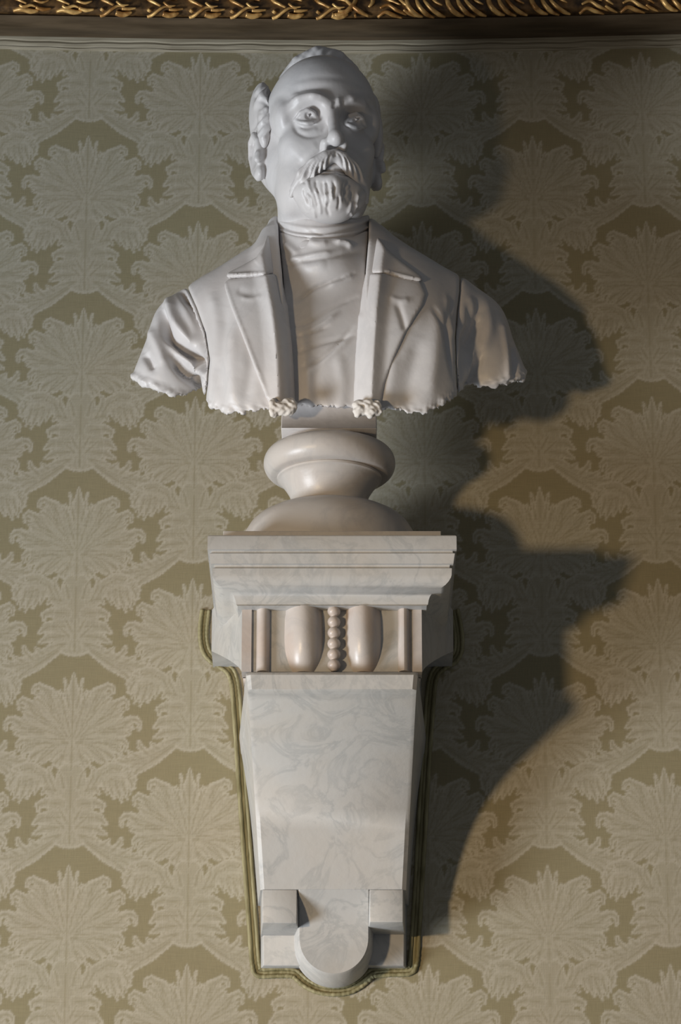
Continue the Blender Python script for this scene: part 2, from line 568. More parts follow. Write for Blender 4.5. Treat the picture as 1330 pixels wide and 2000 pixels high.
# ------------------------------------------------------------------ picture frame above
def build_frame():
    root = thing('picture_frame', 'dark wooden picture frame with gilt leaf carving along its lower rail, hanging above the bust', 'picture frame',
                 (0, -0.05, Z_RAIL))
    xs = np.linspace(-0.75, 0.75, 81)
    d_f = 0.085
    zf = lambda py, d: zz(py, d) - Z_RAIL
    prof = [(0.006, 0.0), (0.012, 0.0), (0.030, zf(70, 0.030)), (0.055, zf(58, 0.055)), (0.068, zf(46, 0.068)), (0.074, zf(38, 0.074)),
            (0.071, zf(36, 0.071)), (0.078, zf(31, 0.078)), (0.084, zf(22, 0.084)), (0.086, zf(10, 0.086)), (0.083, zf(0, 0.083)),
            (0.076, zf(-12, 0.076)), (0.07, zf(-20, 0.07)), (0.075, zf(-40, 0.075)), (0.09, zf(-70, 0.09)), (0.09, zf(-85, 0.09)), (0.04, zf(-95, 0.04)), (0.006, zf(-95, 0.006))]
    rings = []
    for x in xs:
        dz = bow_dz(x)
        rings.append([(x, -d, Z_RAIL + z + dz) for d, z in prof])
    V, F = loft(rings)
    mesh_from('lower_rail', V, F, M_WOOD, smooth='auto', parent=root)
    sub = prof[6:13]
    V, F = loft([[(x, -d - 0.0006, Z_RAIL + z + bow_dz(x)) for d, z in sub] + [(x, -0.066, Z_RAIL + sub[3][1] + bow_dz(x))] for x in xs])
    mesh_from('ornament_band', V, F, M_BRONZE, smooth='auto', parent=root)
    zc0 = zz(-95, 0.02)
    V, F = loft([[(-0.75, -0.012, zc0 - 0.01), (0.75, -0.012, zc0 - 0.01), (0.75, -0.03, zc0 - 0.01), (-0.75, -0.03, zc0 - 0.01)],
                 [(-0.75, -0.012, zc0 + 0.5), (0.75, -0.012, zc0 + 0.5), (0.75, -0.03, zc0 + 0.5), (-0.75, -0.03, zc0 + 0.5)]])
    mesh_from('canvas', V, F, M_CANVAS, smooth=False, parent=root)

    # carved gilt ornaments, each a small relief of scrolls; px coordinates relative to its left end and to the frame row
    def orn(name, px0, strokes, parent, base_d=0.080):
        Vs, Fs = [], []
        for pts, rad in strokes:
            c = smooth_curve([(p[0], p[1], 0) for p in pts], 4 * len(pts))
            rr = np.interp(np.linspace(0, 1, len(c)), np.linspace(0, 1, len(rad)), rad)
            P = []
            for (a, b, _), r in zip(c, rr):
                px = px0 + a
                py = b + (bow(np.clip(px, 0, 1330)) - 75)
                d = np.interp(b, [-30, -12, 0, 10, 22, 31, 38], [0.076, 0.078, 0.085, 0.088, 0.086, 0.081, 0.076]) + 0.002
                P.append(W(px, py, d))
            V, F = tube(P, rr / 1400.0, 7)
            k = sum(len(v) for v in Vs)
            Vs.append(V)
            Fs += [tuple(i + k for i in f) for f in F]
        V = [p for v in Vs for p in v]
        return mesh_from(name, V, Fs, M_GILT, smooth=True, parent=parent)

    # left half: leaves opening towards the right, with a chevron scroll; right half: mirrored hooks
    chevron = [([(-4, -16), (6, 2), (18, 9), (30, 15)], [4.5, 4.0, 3.5, 2.5]),
               ([(4, 37), (14, 33), (28, 22), (40, 16), (52, 18)], [3.5, 3.5, 3.0, 2.6, 1.5]),
               ([(6, 26), (9, 22)], [4.5, 4.0]),
               ([(34, 30), (46, 33), (58, 31), (66, 28)], [5.5, 6.0, 5.0, 2.0]),
               ([(36, 8), (46, 15), (60, 14)], [2.5, 3.0, 1.2]),
               ([(20, -12), (34, -6), (50, -2), (62, 2)], [4, 4.5, 4, 2]), ([(46, 22), (60, 22), (74, 20)], [3, 3.5, 1.5]), ([(50, -14), (64, -8), (76, -4)], [4, 4, 2])]
    flat = [([(0, 30), (16, 26), (34, 30), (50, 29)], [3, 5.5, 5.5, 2.5]),
            ([(12, 18), (20, 22), (34, 18), (44, 21)], [3, 3.5, 3, 1.5]),
            ([(2, 5), (14, 10), (26, 15)], [3.5, 3.0, 2.0]), ([(20, -8), (36, 0), (52, 4)], [4, 4, 2]), ([(44, 22), (58, 26), (74, 24)], [3, 4.5, 2]), ([(40, 8), (56, 12), (70, 8)], [3, 3, 1.5])]
    hook = [([(-2, -16), (-4, 4), (4, 20), (16, 30), (28, 34)], [4.5, 5.0, 5.5, 5.0, 2.0]),
            ([(14, -4), (20, 12), (34, 28), (50, 36)], [3.0, 4.5, 5.0, 2.0]),
            ([(30, 2), (44, 18), (60, 30), (72, 35)], [3.0, 4.5, 4.5, 2.0]),
            ([(40, -10), (52, 4), (66, 12)], [3.0, 3.5, 1.5])]
    cross = [([(-38, 30), (-22, 27), (-8, 16), (2, 2), (4, -16)], [5, 5.5, 5, 4.5, 4]),
             ([(-30, -14), (-10, 6), (10, 22), (28, 32)], [3, 4, 5, 2.5]),
             ([(0, 31), (4, 30)], [4.5, 4.5]), ([(34, -16), (36, 4), (28, 14)], [4.5, 4.5, 2])]
    small = [([(0, 34), (14, 24), (30, 30), (48, 36)], [3, 4, 4.5, 2]),
             ([(4, 16), (20, 10), (36, 20), (56, 30)], [2.5, 3.5, 4, 2]),
             ([(10, -6), (26, 2), (44, 10)], [3, 3.5, 1.5]), ([(34, -8), (50, 6), (66, 18)], [3, 4, 1.5]), ([(50, 20), (62, 28), (74, 34)], [2.5, 3.5, 1.5])]
    for px in (26, 110, 192, 284, 366, 446, 528, 614):
        orn('gilt_leaf', px, flat if px in (26, 110) else chevron, root)
    orn('gilt_scroll', 692, cross, root)
    for k, px in enumerate((738, 798, 878, 958, 1042, 1132, 1212, 1296)):
        orn('gilt_leaf', px, hook if px in (798, 878, 958, 1042, 1296) else small, root)


build_frame()


# ------------------------------------------------------------------ wall console (corbel)
CXC = float(W(648.5, 1100, 0.30)[0])


def build_console():
    root = thing('wall_console', 'grey veined marble wall bracket with egg moulding and tapering face under the bust', 'bracket',
                 (CXC, 0, zz(1885, 0.02)))
    hwm = lambda hw, py, d: hw * mpp(py, d)
    # --- cornice slab
    secs = [(1045.5, 240), (1046.2, 242), (1048, 243), (1073, 243), (1074.5, 239), (1076, 235.5), (1079.5, 235.5), (1081, 239.5), (1101, 236.5),
            (1103.5, 230), (1108.5, 229), (1110, 233.5), (1123, 233), (1128, 231.5), (1135, 227.5), (1142, 221.5), (1149, 212), (1155, 202), (1160, 195),
            (1165, 191.5), (1169, 190), (1172, 189), (1181, 187.5), (1183, 185), (1184, 176)]
    d0 = 0.31
    top = hwm(243, 1050, d0)
    rings = []
    for py, hw in secs:
        h = hw * mpp(1050, d0)
        d = d0 - (top - h) * (1.0 if py < 1183 else 0.9)
        z = zz(py, d)
        rings.append([(CXC - h, 0, z), (CXC - h, -d, z), (CXC + h, -d, z), (CXC + h, 0, z)])
    # dead level: z must fall monotonically
    for i in range(1, len(rings)):
        if rings[i][0][2] >= rings[i - 1][0][2]:
            z = rings[i - 1][0][2] - 0.0004
            rings[i] = [(p[0], p[1], z) for p in rings[i]]
    V, F = loft(rings)
    mesh_from('cornice', V, F, M_CONS, smooth='auto', parent=root)
    zb = rings[-1][0][2]
    # --- flared side blocks behind the egg panel
    dF = 0.258
    hF = hwm(176, 1250, dF)
    hE = hwm(236, 1200, 0.08)
    plan = []
    for t in np.linspace(0, 1, 14):
        a = t * math.pi / 2
        plan.append((hF + (hE - hF) * t ** 1.15, dF - (dF - 0.07) * t))
    plan += [(hE, 0.04), (hE, 0.0)]
    zt = zz(1112, 0.233)
    z_front, z_ear = zz(1312, dF), zz(1290, 0.03)
    def zbot(h, d):
        t = (h - hF) / (hE - hF)
        return z_front + (z_ear - z_front) * min(1, max(0, t)) ** 0.8 if d > 0.0 else z_ear
    ringb, ringt = [], []
    for s in (-1, 1):
        pl = plan if s == 1 else plan[::-1]
        for h, d in pl:
            ringb.append((CXC + s * h, -d, zbot(h, d)))
            ringt.append((CXC + s * h, -d, zt))
    # order: left wall..left front, right front..right wall
    V, F = loft([ringb, ringt])
    # replace n-gon bottom (not planar) by strips
    n = len(ringb)
    F = [f for f in F if len(f) == 4]
    for i in range(n // 2 - 1):
        F.append((i, i + 1, n - 2 - i, n - 1 - i))
        F.append((n + i, n + n - 1 - i, n + n - 2 - i, n + i + 1))
    mesh_from('flared_block', V, F, M_CONS, smooth='auto', parent=root)
    # --- egg panel: strips, eggs, beads (front surface as a profile pulled down the height)
    z_lo, z_hi = zz(1312, 0.262), zb + 0.001
    def X(px):
        return CXC + (px - 648.5) * mpp(1250, 0.265)
    def strip(name, px0, px1, dface, rnd, mat=M_EGG):
        n = 9
        ring = [(X(px0), -0.235)]
        for t in np.linspace(0, 1, n):
            a = math.pi * t
            ring.append((X(px0) + (X(px1) - X(px0)) * (0.5 - 0.5 * math.cos(a) if rnd else t),
                         -(dface - (0.012 * (1 - math.sin(a)) if rnd else 0))))
        ring.append((X(px1), -0.235))
        V, F = loft([[(x, y, z_lo) for x, y in ring], [(x, y, z_hi) for x, y in ring]])
        return mesh_from(name, V, F, mat, smooth='auto', parent=root)
    strip('edge_strip', 472, 491, 0.262, False)
    strip('edge_strip', 806, 824, 0.262, False)
    strip('fillet', 500, 527, 0.268, True)
    strip('fillet', 777, 801, 0.268, True)
    cc = smooth_curve([(0, .30, 0), (.06, .14, 0), (.12, .12, 0), (.19, .26, 0), (.28, .60, 0), (.40, .87, 0), (.56, 1.0, 0), (.71, .95, 0), (.83, .77, 0), (.93, .42, 0), (1, .05, 0)], 80)
    UU, BB = cc[:, 0], cc[:, 1]
    for s, name in ((-1, 'egg'), (1, 'egg')):
        us = np.linspace(0, 1, 33)
        vs = np.linspace(0, 1, 25)
        pxa, pxb = (526, 641) if s < 0 else (772, 664)
        V = []
        for v in vs:
            z = z_hi + (z_lo - z_hi) * v
            for u in us:
                px = pxa + (pxb - pxa) * u
                wf = math.sqrt(max(0.05, 1 - (max(0, v - .45) / .78) ** 2)) * (0.97 if v < .1 else 1)
                bell = float(np.interp(0.56 + (u - 0.56) / wf if u > 0.56 else 0.56 - (0.56 - u) / wf, UU, BB))
                vert = max(0.0, 1 - max(0, (v - 0.45) / 0.72) ** 2 - max(0, (0.45 - v) / 1.1) ** 2) ** 0.5
                d = 0.234 + 0.047 * bell * vert
                V.append((X(px), -d, z))
        nu, nv = len(us), len(vs)
        F = []
        for j in range(nv - 1):
            for i in range(nu - 1):
                q = (j * nu + i, j * nu + i + 1, (j + 1) * nu + i + 1, (j + 1) * nu + i)
                F.append(q if s > 0 else q[::-1])
        # close to the back
        k = len(V)
        bd = [i for i in range(nu)] + [j * nu + nu - 1 for j in range(1, nv)] + [(nv - 1) * nu + i for i in range(nu - 2, -1, -1)] + [j * nu for j in range(nv - 2, 0, -1)]
        for b in bd:
            V.append((V[b][0], -0.225, V[b][2]))
        for i in range(len(bd)):
            j = (i + 1) % len(bd)
            F.append((bd[i], bd[j], k + j, k + i) if s < 0 else (bd[j], bd[i], k + i, k + j))
        mesh_from(name, V, F, M_EGG, smooth='auto', parent=root)
    nb = 6
    first = None
    for i in range(nb):
        py = 1197 + i * 21.0
        c = W(652, py, 0.260)
        cx = X(652)
        rings = []
        rz, rx = 11.2 * mpp(1250, .26) / math.cos(TILT), 13.0 * mpp(1250, .26)
        for a in np.linspace(-math.pi / 2, math.pi / 2, 9):
            r = rx * max(0.45, math.cos(a))
            rings.append([(r * math.cos(q), r * math.sin(q) * 1.1, rz * math.sin(a)) for q in np.linspace(0, 2 * math.pi, 16, endpoint=False)])
        if first is None:
            V, F = loft(rings)
            first = mesh_from('bead', V, F, M_EGG, smooth=True, parent=root)
            o = first
        else:
            o = first.copy()
            COL.objects.link(o)
        o.location = np.array([cx, c[1] - 0.006, c[2]]) - root_loc(root)
    bp = [(X(474), -0.2), (X(474), -0.238), (X(822), -0.238), (X(822), -0.2)]
    V, F = loft([[(x, y, z_lo) for x, y in bp], [(x, y, z_hi) for x, y in bp]])
    mesh_from('back_panel', V, F, M_EGG, smooth=False, parent=root)

    # --- shaft, concave front
    prof = [(1312.5, .276), (1314, .284), (1318, .287), (1346, .284), (1351, .280), (1356, .272), (1368, .262), (1400, .237), (1430, .214), (1465, .188), (1500, .165),
            (1540, .143), (1580, .126), (1620, .113), (1660, .103), (1700, .095), (1737, .090)]
    ZL = [zz(py, d) for py, d in prof]
    # the drop shall be even: strictly falling z
    prof_t = np.linspace(0, 1, len(prof))
    rings = []
    hT = 150 * mpp(1250, .25)
    hW = 172 * mpp(1250, 0.0)
    for zq in (zt - 0.004, ZL[0] + 0.0005):
        rings.append([(CXC - hW, 0, zq), (CXC - hT - .001, -.246, zq), (CXC - hT, -.25, zq), (CXC + hT, -.25, zq), (CXC + hT + .001, -.246, zq), (CXC + hW, 0, zq)])
    def shaft_hw(py):
        return np.interp(py, [1312, 1356, 1737, 1885], [166, 162, 140.5, 133])
    for (py, d), z in zip(prof, ZL):
        h = shaft_hw(py) * mpp(py, d)
        hb = h + 0.058 * d + 0.001
        cx = float(W(np.interp(py, [1312, 1885], [648.5, 651.5]), py, d)[0])
        e = 0.004
        rings.append([(cx - hb, 0, z), (cx - h - e * 0.3, -d + e, z), (cx - h + e, -d, z), (cx + h - e, -d, z), (cx + h + e * 0.3, -d + e, z), (cx + hb, 0, z)])
    V, F = loft(rings)
    mesh_from('shaft', V, F, M_CONS, smooth='auto', parent=root)
    # --- bottom: recessed slab, two blocks, tongue
    zA = ZL[-1]
    cxb = float(W(651.5, 1800, 0.05)[0])
    zS = zz(1886, 0.020)
    def slab(name, px0, px1, py0, py1, d, back, flare=0.0, mat=M_CONS, ztop=None, bev=0.0012):
        x0, x1 = float(W(px0, py1, d)[0]), float(W(px1, py1, d)[0])
        xa, xb = float(W(px0, py0, d)[0]), float(W(px1, py0, d)[0])
        z0, z1 = zz(py1, d), ztop if ztop is not None else zz(py0, d)
        f = flare
        lo = [(x0 - f, -back, z0), (x0, -d, z0), (x1, -d, z0), (x1 + f, -back, z0)]
        hi = [(xa - f, -back, z1), (xa, -d, z1), (xb, -d, z1), (xb + f, -back, z1)]
        V, F = loft([lo, hi])
        o = mesh_from(name, V, F, mat, smooth=False, parent=root)
        add_bevel(o, bev)
        return o
    slab('base_slab', 514, 789, 1737, 1886, 0.020, 0.0, 0.004, ztop=zA + 0.002)
    slab('corner_block', 512.5, 580, 1737, 1803, 0.089, 0.012, 0.004, ztop=zA)
    slab('corner_block', 722, 787.5, 1737, 1801, 0.089, 0.012, 0.004, ztop=zA)
    # tongue: face recedes gently from the shaft, rounded end
    cy, r = 1832.0, 70.5
    outline = [(652 - r, 1737)] + [(652 - r, y) for y in (1755, 1775, 1800, 1820)]
    arc = [(652 - r * math.cos(a), cy + r * 1.03 * math.sin(a)) for a in np.linspace(0, math.pi, 33)]
    outline += arc + [(652 + r, y) for y in (1820, 1800, 1775, 1755)] + [(652 + r, 1737)]
    dT = lambda py: np.interp(py, [1737, 1750, 1770, 1800, 1850, 1910], [0.0898, 0.083, 0.073, 0.064, 0.060, 0.060])
    front, back, mid = [], [], []
    cz = zz(cy, 0.06)
    for px, py in outline:
        d = float(dT(py))
        p = W(px, py, d)
        c = np.array([cxb, p[1], max(cz, p[2])])
        v = p - c
        nv = np.linalg.norm(v) + 1e-9
        front.append(tuple(c + v * (1 - 0.0022 / nv)))
        mid.append((*(c + v)[[0]], -(d - 0.003), (c + v)[2]))
        q = c + v * (1 + 0.006 / nv)
        back.append((q[0], -0.012, q[2]))
    for L in (back, mid, front):
        for e in (0, -1):
            L[e] = (L[e][0], L[e][1], zA + 0.0008)
    V, F = loft([back, mid, front], cap0=True, cap1=False)
    # front surface as strips across, mirrored pairs
    n = len(front)
    off = 2 * n
    for i in range(n // 2):
        j = n - 1 - i
        if i + 1 < j - 1:
            F.append((off + i, off + i + 1, off + j - 1, off + j))
        elif i + 1 == j - 1:
            F.append((off + i, off + i + 1, off + j))
    o = mesh_from('tongue', V, F, M_CONS, smooth='auto', parent=root)
    return rings


build_console()


# ------------------------------------------------------------------ cord glued round the console
def build_cord():
    root = thing('braid_cord', 'olive double cord glued to the wallpaper along the outline of the marble bracket', 'cord', tuple(W(505, 1893, 0.0)))
    L_ = [(402, 1192), (398, 1225), (398, 1250), (404, 1274), (418, 1290), (434, 1299), (449, 1311), (457, 1328), (461, 1355), (466, 1420), (474, 1540),
          (484, 1680), (493, 1800), (498, 1870), (500.5, 1888)]
    B_ = [(500.5, 1888), (504, 1899), (516, 1901), (545, 1900), (572, 1901), (584, 1909), (600, 1922), (622, 1932), (650, 1936), (680, 1933), (702, 1922), (716, 1910), (728, 1901), (755, 1898), (790, 1897), (802, 1894), (806, 1884)]
    R_ = [(806, 1884), (808, 1870), (813, 1800), (820, 1680), (828, 1540), (836, 1420), (841, 1355), (845, 1328), (853, 1311), (868, 1299), (884, 1290), (894, 1274), (896, 1250), (893, 1225), (887, 1192)]
    path = L_ + B_[1:] + R_[1:]
    P = smooth_curve([(*W(px, py, 0.0)[[0, 2]], 0) for px, py in path], 420)[:, :2]
    T = np.gradient(P, axis=0)
    T /= np.linalg.norm(T, axis=1)[:, None]
    Nn = np.stack([-T[:, 1], T[:, 0]], 1)
    s = np.concatenate([[0], np.cumsum(np.linalg.norm(np.diff(P, axis=0), axis=1))])
    for name, off, r in (('cord_strand', -0.0048, 0.0028), ('cord_strand', 0.0046, 0.0024), ('flat_tape', 0.0, 0.0030)):
        Q = P + Nn * off
        pts = np.stack([Q[:, 0], np.full(len(Q), -(0.0022 if name == 'cord_strand' else 0.0008)), Q[:, 1]], 1)
        rad = r * (1 + 0.10 * np.sin(s * 2 * math.pi / 0.006)) if name == 'cord_strand' else r
        V, F = tube(pts, rad, 8)
        if name == 'flat_tape':
            V = [(x, -0.0005 + (y + 0.0008) * 0.5, z) for x, y, z in V]
        mesh_from(name, V, F, M_CORD, smooth=True, parent=root)


build_cord()

# ------------------------------------------------------------------ socle (turned foot under the bust)
SX0 = float(W(643.5, 905, 0.155)[0])
SD = 0.155


def build_socle():
    zpl = zz(1045.5, 0.31 - 3 * mpp(1050, .31))
    root = thing('bust_socle', 'turned marble socle with a fat ring and domed foot between bust and bracket', 'pedestal', (SX0, -SD, zpl))
    k = mpp(950, SD)
    def zc(py):
        return zz(py, SD)
    def lathe(name, prof):
        n = 96
        rings = [[(SX0 + r * k * math.cos(q), -SD + r * k * math.sin(q), z) for q in np.linspace(0, 2 * math.pi, n, endpoint=False)] for r, z in prof]
        V, F = loft(rings)
        return mesh_from(name, V, F, M_SOCLE, smooth='auto', parent=root)
    # square plate under the dome, set back from the bracket's edge
    xc = CXC
    zq = zpl + 0.0135
    pw = 213 * mpp(1045, .29)
    V, F = loft([[(xc - pw, -0.287, z), (xc + pw, -0.287, z), (xc + pw, -0.012, z), (xc - pw, -0.012, z)] for z in (zpl, zq)])
    add_bevel(mesh_from('base_plate', V, F, M_SOCLE, smooth=False, parent=root), 0.001)
    # domed foot
    zt = zc(1003)
    prof = [(177, zq), (178, zq + 0.003), (178, zc(1102)), (176, zc(1085)), (172, zc(1066)), (165, zc(1047)), (155, zc(1031)), (142, zc(1019)), (126, zc(1010.5)), (114, zc(1008)), (111, zc(1007)), (110, zc(1003.5)), (107, zt), (60, zt)]
    lathe('domed_foot', prof)
    prof = [(80, zt), (76, zc(1000)), (72.5, zc(994)), (72, zc(988)), (74, zc(978)), (79, zc(966)), (86, zc(955)), (93, zc(946)), (97, zc(941)), (99, zc(939.5)), (102, zc(938)), (102.5, zc(934.5)), (101, zc(932.5))]
    tor = []
    for a in np.linspace(-1.15, 1.25, 19):
        tor.append((103 + 26 * math.cos(a) if a > -9 else 0, zc(906 - 27.5 * math.sin(a) * 1.0)))
    prof = prof + [(106, tor[0][1] - 0.0005)] + tor + [(93, zc(877.5)), (90, zc(875)), (89, zc(871)), (87, zc(868)), (40, zc(868))]
    lathe('torus_ring', prof)


build_socle()


# ------------------------------------------------------------------ sculpting kit: signed distance grids + surface nets
class Vox:
    def __init__(s, lo, hi, h, F=None):
        s.h = h
        s.lo = np.array(lo, float)
        s.n = np.ceil((np.array(hi) - s.lo) / h).astype(int) + 1
        s.ax = [s.lo[i] + h * np.arange(s.n[i]) for i in range(3)]
        s.F = np.full(s.n, 0.05, np.float32) if F is None else F

    def sl(s, lo, hi):
        out = []
        for i in range(3):
            a = int(np.clip(math.floor((lo[i] - s.lo[i]) / s.h), 0, s.n[i] - 1))
            b = int(np.clip(math.ceil((hi[i] - s.lo[i]) / s.h) + 1, a + 1, s.n[i]))
            out.append(slice(a, b))
        return tuple(out)

    def grid(s, sl):
        return (s.ax[0][sl[0]][:, None, None].astype(np.float32), s.ax[1][sl[1]][None, :, None].astype(np.float32), s.ax[2][sl[2]][None, None, :].astype(np.float32))

    def apply(s, lo, hi, fn, mode='add', k=0.0, m=0.02):
        sl = s.sl(np.array(lo) - m, np.array(hi) + m)
        f = fn(*s.grid(sl)).astype(np.float32)
        A = s.F[sl]
        if mode == 'add':
            s.F[sl] = smin(A, f, k)
        elif mode == 'sub':
            s.F[sl] = -smin(-A, f, k)
        elif mode == 'and':
            s.F[sl] = -smin(-A, -f, k)

    def ell(s, c, r, mode='add', k=0.01, yaw=0.0, pitch=0.0, roll=0.0):
        c, r = np.array(c, float), np.array(r, float)
        R = rotm(yaw, pitch, roll)
        ext = np.sqrt(((R * r[None]) ** 2).sum(1))
        def fn(x, y, z):
            p = [x - c[0], y - c[1], z - c[2]]
            q = [(R[0, i] * p[0] + R[1, i] * p[1] + R[2, i] * p[2]) for i in range(3)]
            k0 = np.sqrt(sum((q[i] / r[i]) ** 2 for i in range(3))) + 1e-6
            k1 = np.sqrt(sum((q[i] / r[i] ** 2) ** 2 for i in range(3))) + 1e-6
            return k0 * (k0 - 1) / k1
        s.apply(c - ext, c + ext, fn, mode, k, max(0.012, k * 1.5))

    def tube(s, P, r, mode='add', k=0.005):
        P = np.asarray(P, float)
        r = np.broadcast_to(np.asarray(r, float), (len(P),))
        lo, hi = (P - r[:, None]).min(0), (P + r[:, None]).max(0)
        def fn(x, y, z):
            best = None
            for i in range(len(P) - 1):
                a, b = P[i], P[i + 1]
                d = b - a
                t = np.clip(((x - a[0]) * d[0] + (y - a[1]) * d[1] + (z - a[2]) * d[2]) / (d @ d + 1e-12), 0, 1)
                f = np.sqrt((x - a[0] - t * d[0]) ** 2 + (y - a[1] - t * d[1]) ** 2 + (z - a[2] - t * d[2]) ** 2) - (r[i] + (r[i + 1] - r[i]) * t)
                best = f if best is None else np.minimum(best, f)
            return best
        s.apply(lo, hi, fn, mode, k, max(0.008, k * 1.5))

    def pix(s, sl=None):
        x, y, z = s.grid(sl or (slice(None),) * 3)
        zc = (y - CAM[1]) * FWD[1] + (z - CAM[2]) * FWD[2]
        u, v = 665 + FPX * (x - CAM[0]) / zc, 1000 - FPX * ((y - CAM[1]) * UPV[1] + (z - CAM[2]) * UPV[2]) / zc
        return u.astype(np.float32), np.broadcast_to(v.astype(np.float32), u.shape)

    def mesh(s):
        return surface_nets(s.F, s.lo, s.h)


def rotm(yaw=0, pitch=0, roll=0):
    cy, sy, cp, sp, cr, sr = math.cos(yaw), math.sin(yaw), math.cos(pitch), math.sin(pitch), math.cos(roll), math.sin(roll)
    Rz = np.array([[cy, -sy, 0], [sy, cy, 0], [0, 0, 1]])
    Rx = np.array([[1, 0, 0], [0, cp, -sp], [0, sp, cp]])
    Ry = np.array([[cr, 0, sr], [0, 1, 0], [-sr, 0, cr]])
    return Rz @ Rx @ Ry


def smin(a, b, k):
    if k <= 0:
        return np.minimum(a, b)
    h = np.clip(0.5 + 0.5 * (b - a) / k, 0, 1)
    return b + (a - b) * h - k * h * (1 - h)


def smax(a, b, k):
    return -smin(-a, -b, k)


def surface_nets(F, lo, h):
    F = F.copy()
    # close at the borders
    for ax in range(3):
        i = [slice(None)] * 3
        for e in (0, -1):
            i[ax] = e
            F[tuple(i)] = np.maximum(F[tuple(i)], 1e-4)
    S = F < 0
    c = np.zeros(tuple(np.array(F.shape) - 1), np.uint8)
    corners = [(i, j, k) for i in (0, 1) for j in (0, 1) for k in (0, 1)]
    nx, ny, nz = F.shape
    for i, j, k in corners:
        c += S[i:nx - 1 + i, j:ny - 1 + j, k:nz - 1 + k]
    act = np.argwhere((c > 0) & (c < 8))
    idx = np.full(c.shape, -1, np.int32)
    idx[act[:, 0], act[:, 1], act[:, 2]] = np.arange(len(act))
    val = {q: F[act[:, 0] + q[0], act[:, 1] + q[1], act[:, 2] + q[2]].astype(float) for q in corners}
    acc = np.zeros((len(act), 3))
    cnt = np.zeros(len(act))
    for a in corners:
        for ax in range(3):
            if a[ax] == 1:
                continue
            b = list(a)
            b[ax] = 1
            b = tuple(b)
            va, vb = val[a], val[b]
            m = (va < 0) != (vb < 0)
            t = np.where(m, va / np.where(m, va - vb, 1), 0)
            p = np.array(a, float)[None].repeat(len(act), 0)
            p[:, ax] += t
            acc[m] += p[m]
            cnt[m] += 1
    V = (act + acc / cnt[:, None]) * h + lo
    # normals from the gradient inside each cell
    N = np.zeros((len(act), 3))
    for q in corners:
        for ax in range(3):
            N[:, ax] += val[q] * (1 if q[ax] else -1)
    N /= np.linalg.norm(N, axis=1)[:, None] + 1e-12
    Q = []
    for ax in range(3):
        o1, o2 = [(1, 2), (2, 0), (0, 1)][ax]
        sa = [slice(None)] * 3
        sb = [slice(None)] * 3
        sa[ax], sb[ax] = slice(0, -1), slice(1, None)
        A, B = S[tuple(sa)], S[tuple(sb)]
        e = np.argwhere(A != B)
        e = e[(e[:, o1] > 0) & (e[:, o2] > 0) & (e[:, o1] < F.shape[o1] - 1) & (e[:, o2] < F.shape[o2] - 1)]
        def g(d1, d2):
            p = e.copy()
            p[:, o1] -= d1
            p[:, o2] -= d2
            return idx[p[:, 0], p[:, 1], p[:, 2]]
        q = np.stack([g(1, 1), g(0, 1), g(0, 0), g(1, 0)], 1)
        inside = A[e[:, 0], e[:, 1], e[:, 2]]
        q[~inside] = q[~inside][:, ::-1]
        Q.append(q)
    Q = np.concatenate(Q)
    Q = Q[(Q >= 0).all(1)]
    return V, N, Q


def biggest(V, N, Q):
    lab = np.arange(len(V))
    for _ in range(4000):
        m = lab[Q].min(1)
        new = lab.copy()
        for c in range(4):
            np.minimum.at(new, Q[:, c], m)
        new = new[new]
        if (new == lab).all():
            break
        lab = new
    u, c = np.unique(lab, return_counts=True)
    keep = lab == u[c.argmax()]
    idx = np.cumsum(keep) - 1
    return V[keep], N[keep], idx[Q[keep[Q].all(1)]]


def poly_sd(U, V_, poly):
    """signed distance (px) to polygon, negative inside"""
    P = np.asarray(poly, float)
    d = np.full(np.broadcast(U, V_).shape, 1e9, np.float32)
    ins = np.zeros(d.shape, bool)
    for i in range(len(P)):
        a, b = P[i], P[(i + 1) % len(P)]
        dx, dy = b - a
        t = np.clip(((U - a[0]) * dx + (V_ - a[1]) * dy) / (dx * dx + dy * dy + 1e-9), 0, 1)
        d = np.minimum(d, (U - a[0] - t * dx) ** 2 + (V_ - a[1] - t * dy) ** 2)
        if abs(dy) > 1e-9:
            c = ((a[1] > V_) != (b[1] > V_)) & (U < dx * (V_ - a[1]) / dy + a[0])
            ins ^= c
    d = np.sqrt(d)
    return np.where(ins, -d, d)


def strokes(V, N, lst, facing=0.0, fade=None):
    """raise (+) or carve (-) soft strokes: (points px, radius px, height px[, taper])"""
    px, py, zc = proj(V)
    toc = CAM - V
    toc /= np.linalg.norm(toc, axis=1)[:, None]
    face = np.clip(((N * toc).sum(1) - facing) * 4, 0, 1)
    disp = np.zeros(len(V))
    for st in lst:
        pts, r, amp = st[0], st[1], st[2]
        tap = st[3] if len(st) > 3 else True
        c = smooth_curve([(a, b, 0) for a, b in pts], max(2, 4 * (len(pts) - 1) + 1))[:, :2] if len(pts) > 2 else np.array(pts, float)
        lo, hi = c.min(0) - 3 * r, c.max(0) + 3 * r
        m = np.where((px > lo[0]) & (px < hi[0]) & (py > lo[1]) & (py < hi[1]) & (face > 0))[0]
        if not len(m):
            continue
        best = np.full(len(m), 1e9)
        bt = np.zeros(len(m))
        n = len(c) - 1
        for i in range(n):
            d, t = seg_dist(px[m], py[m], c[i], c[i + 1], 0, 0)
            u = d < best
            best = np.where(u, d, best)
            bt = np.where(u, (i + t) / n, bt)
        w = np.exp(-(best / r) ** 2)
        if tap:
            w *= np.clip(np.minimum(bt, 1 - bt) * 5 + 0.25, 0, 1)
        disp[m] += amp * w
    if fade is not None:
        disp *= fade(px, py)
    return V + N * (disp * face * (zc / FPX))[:, None]


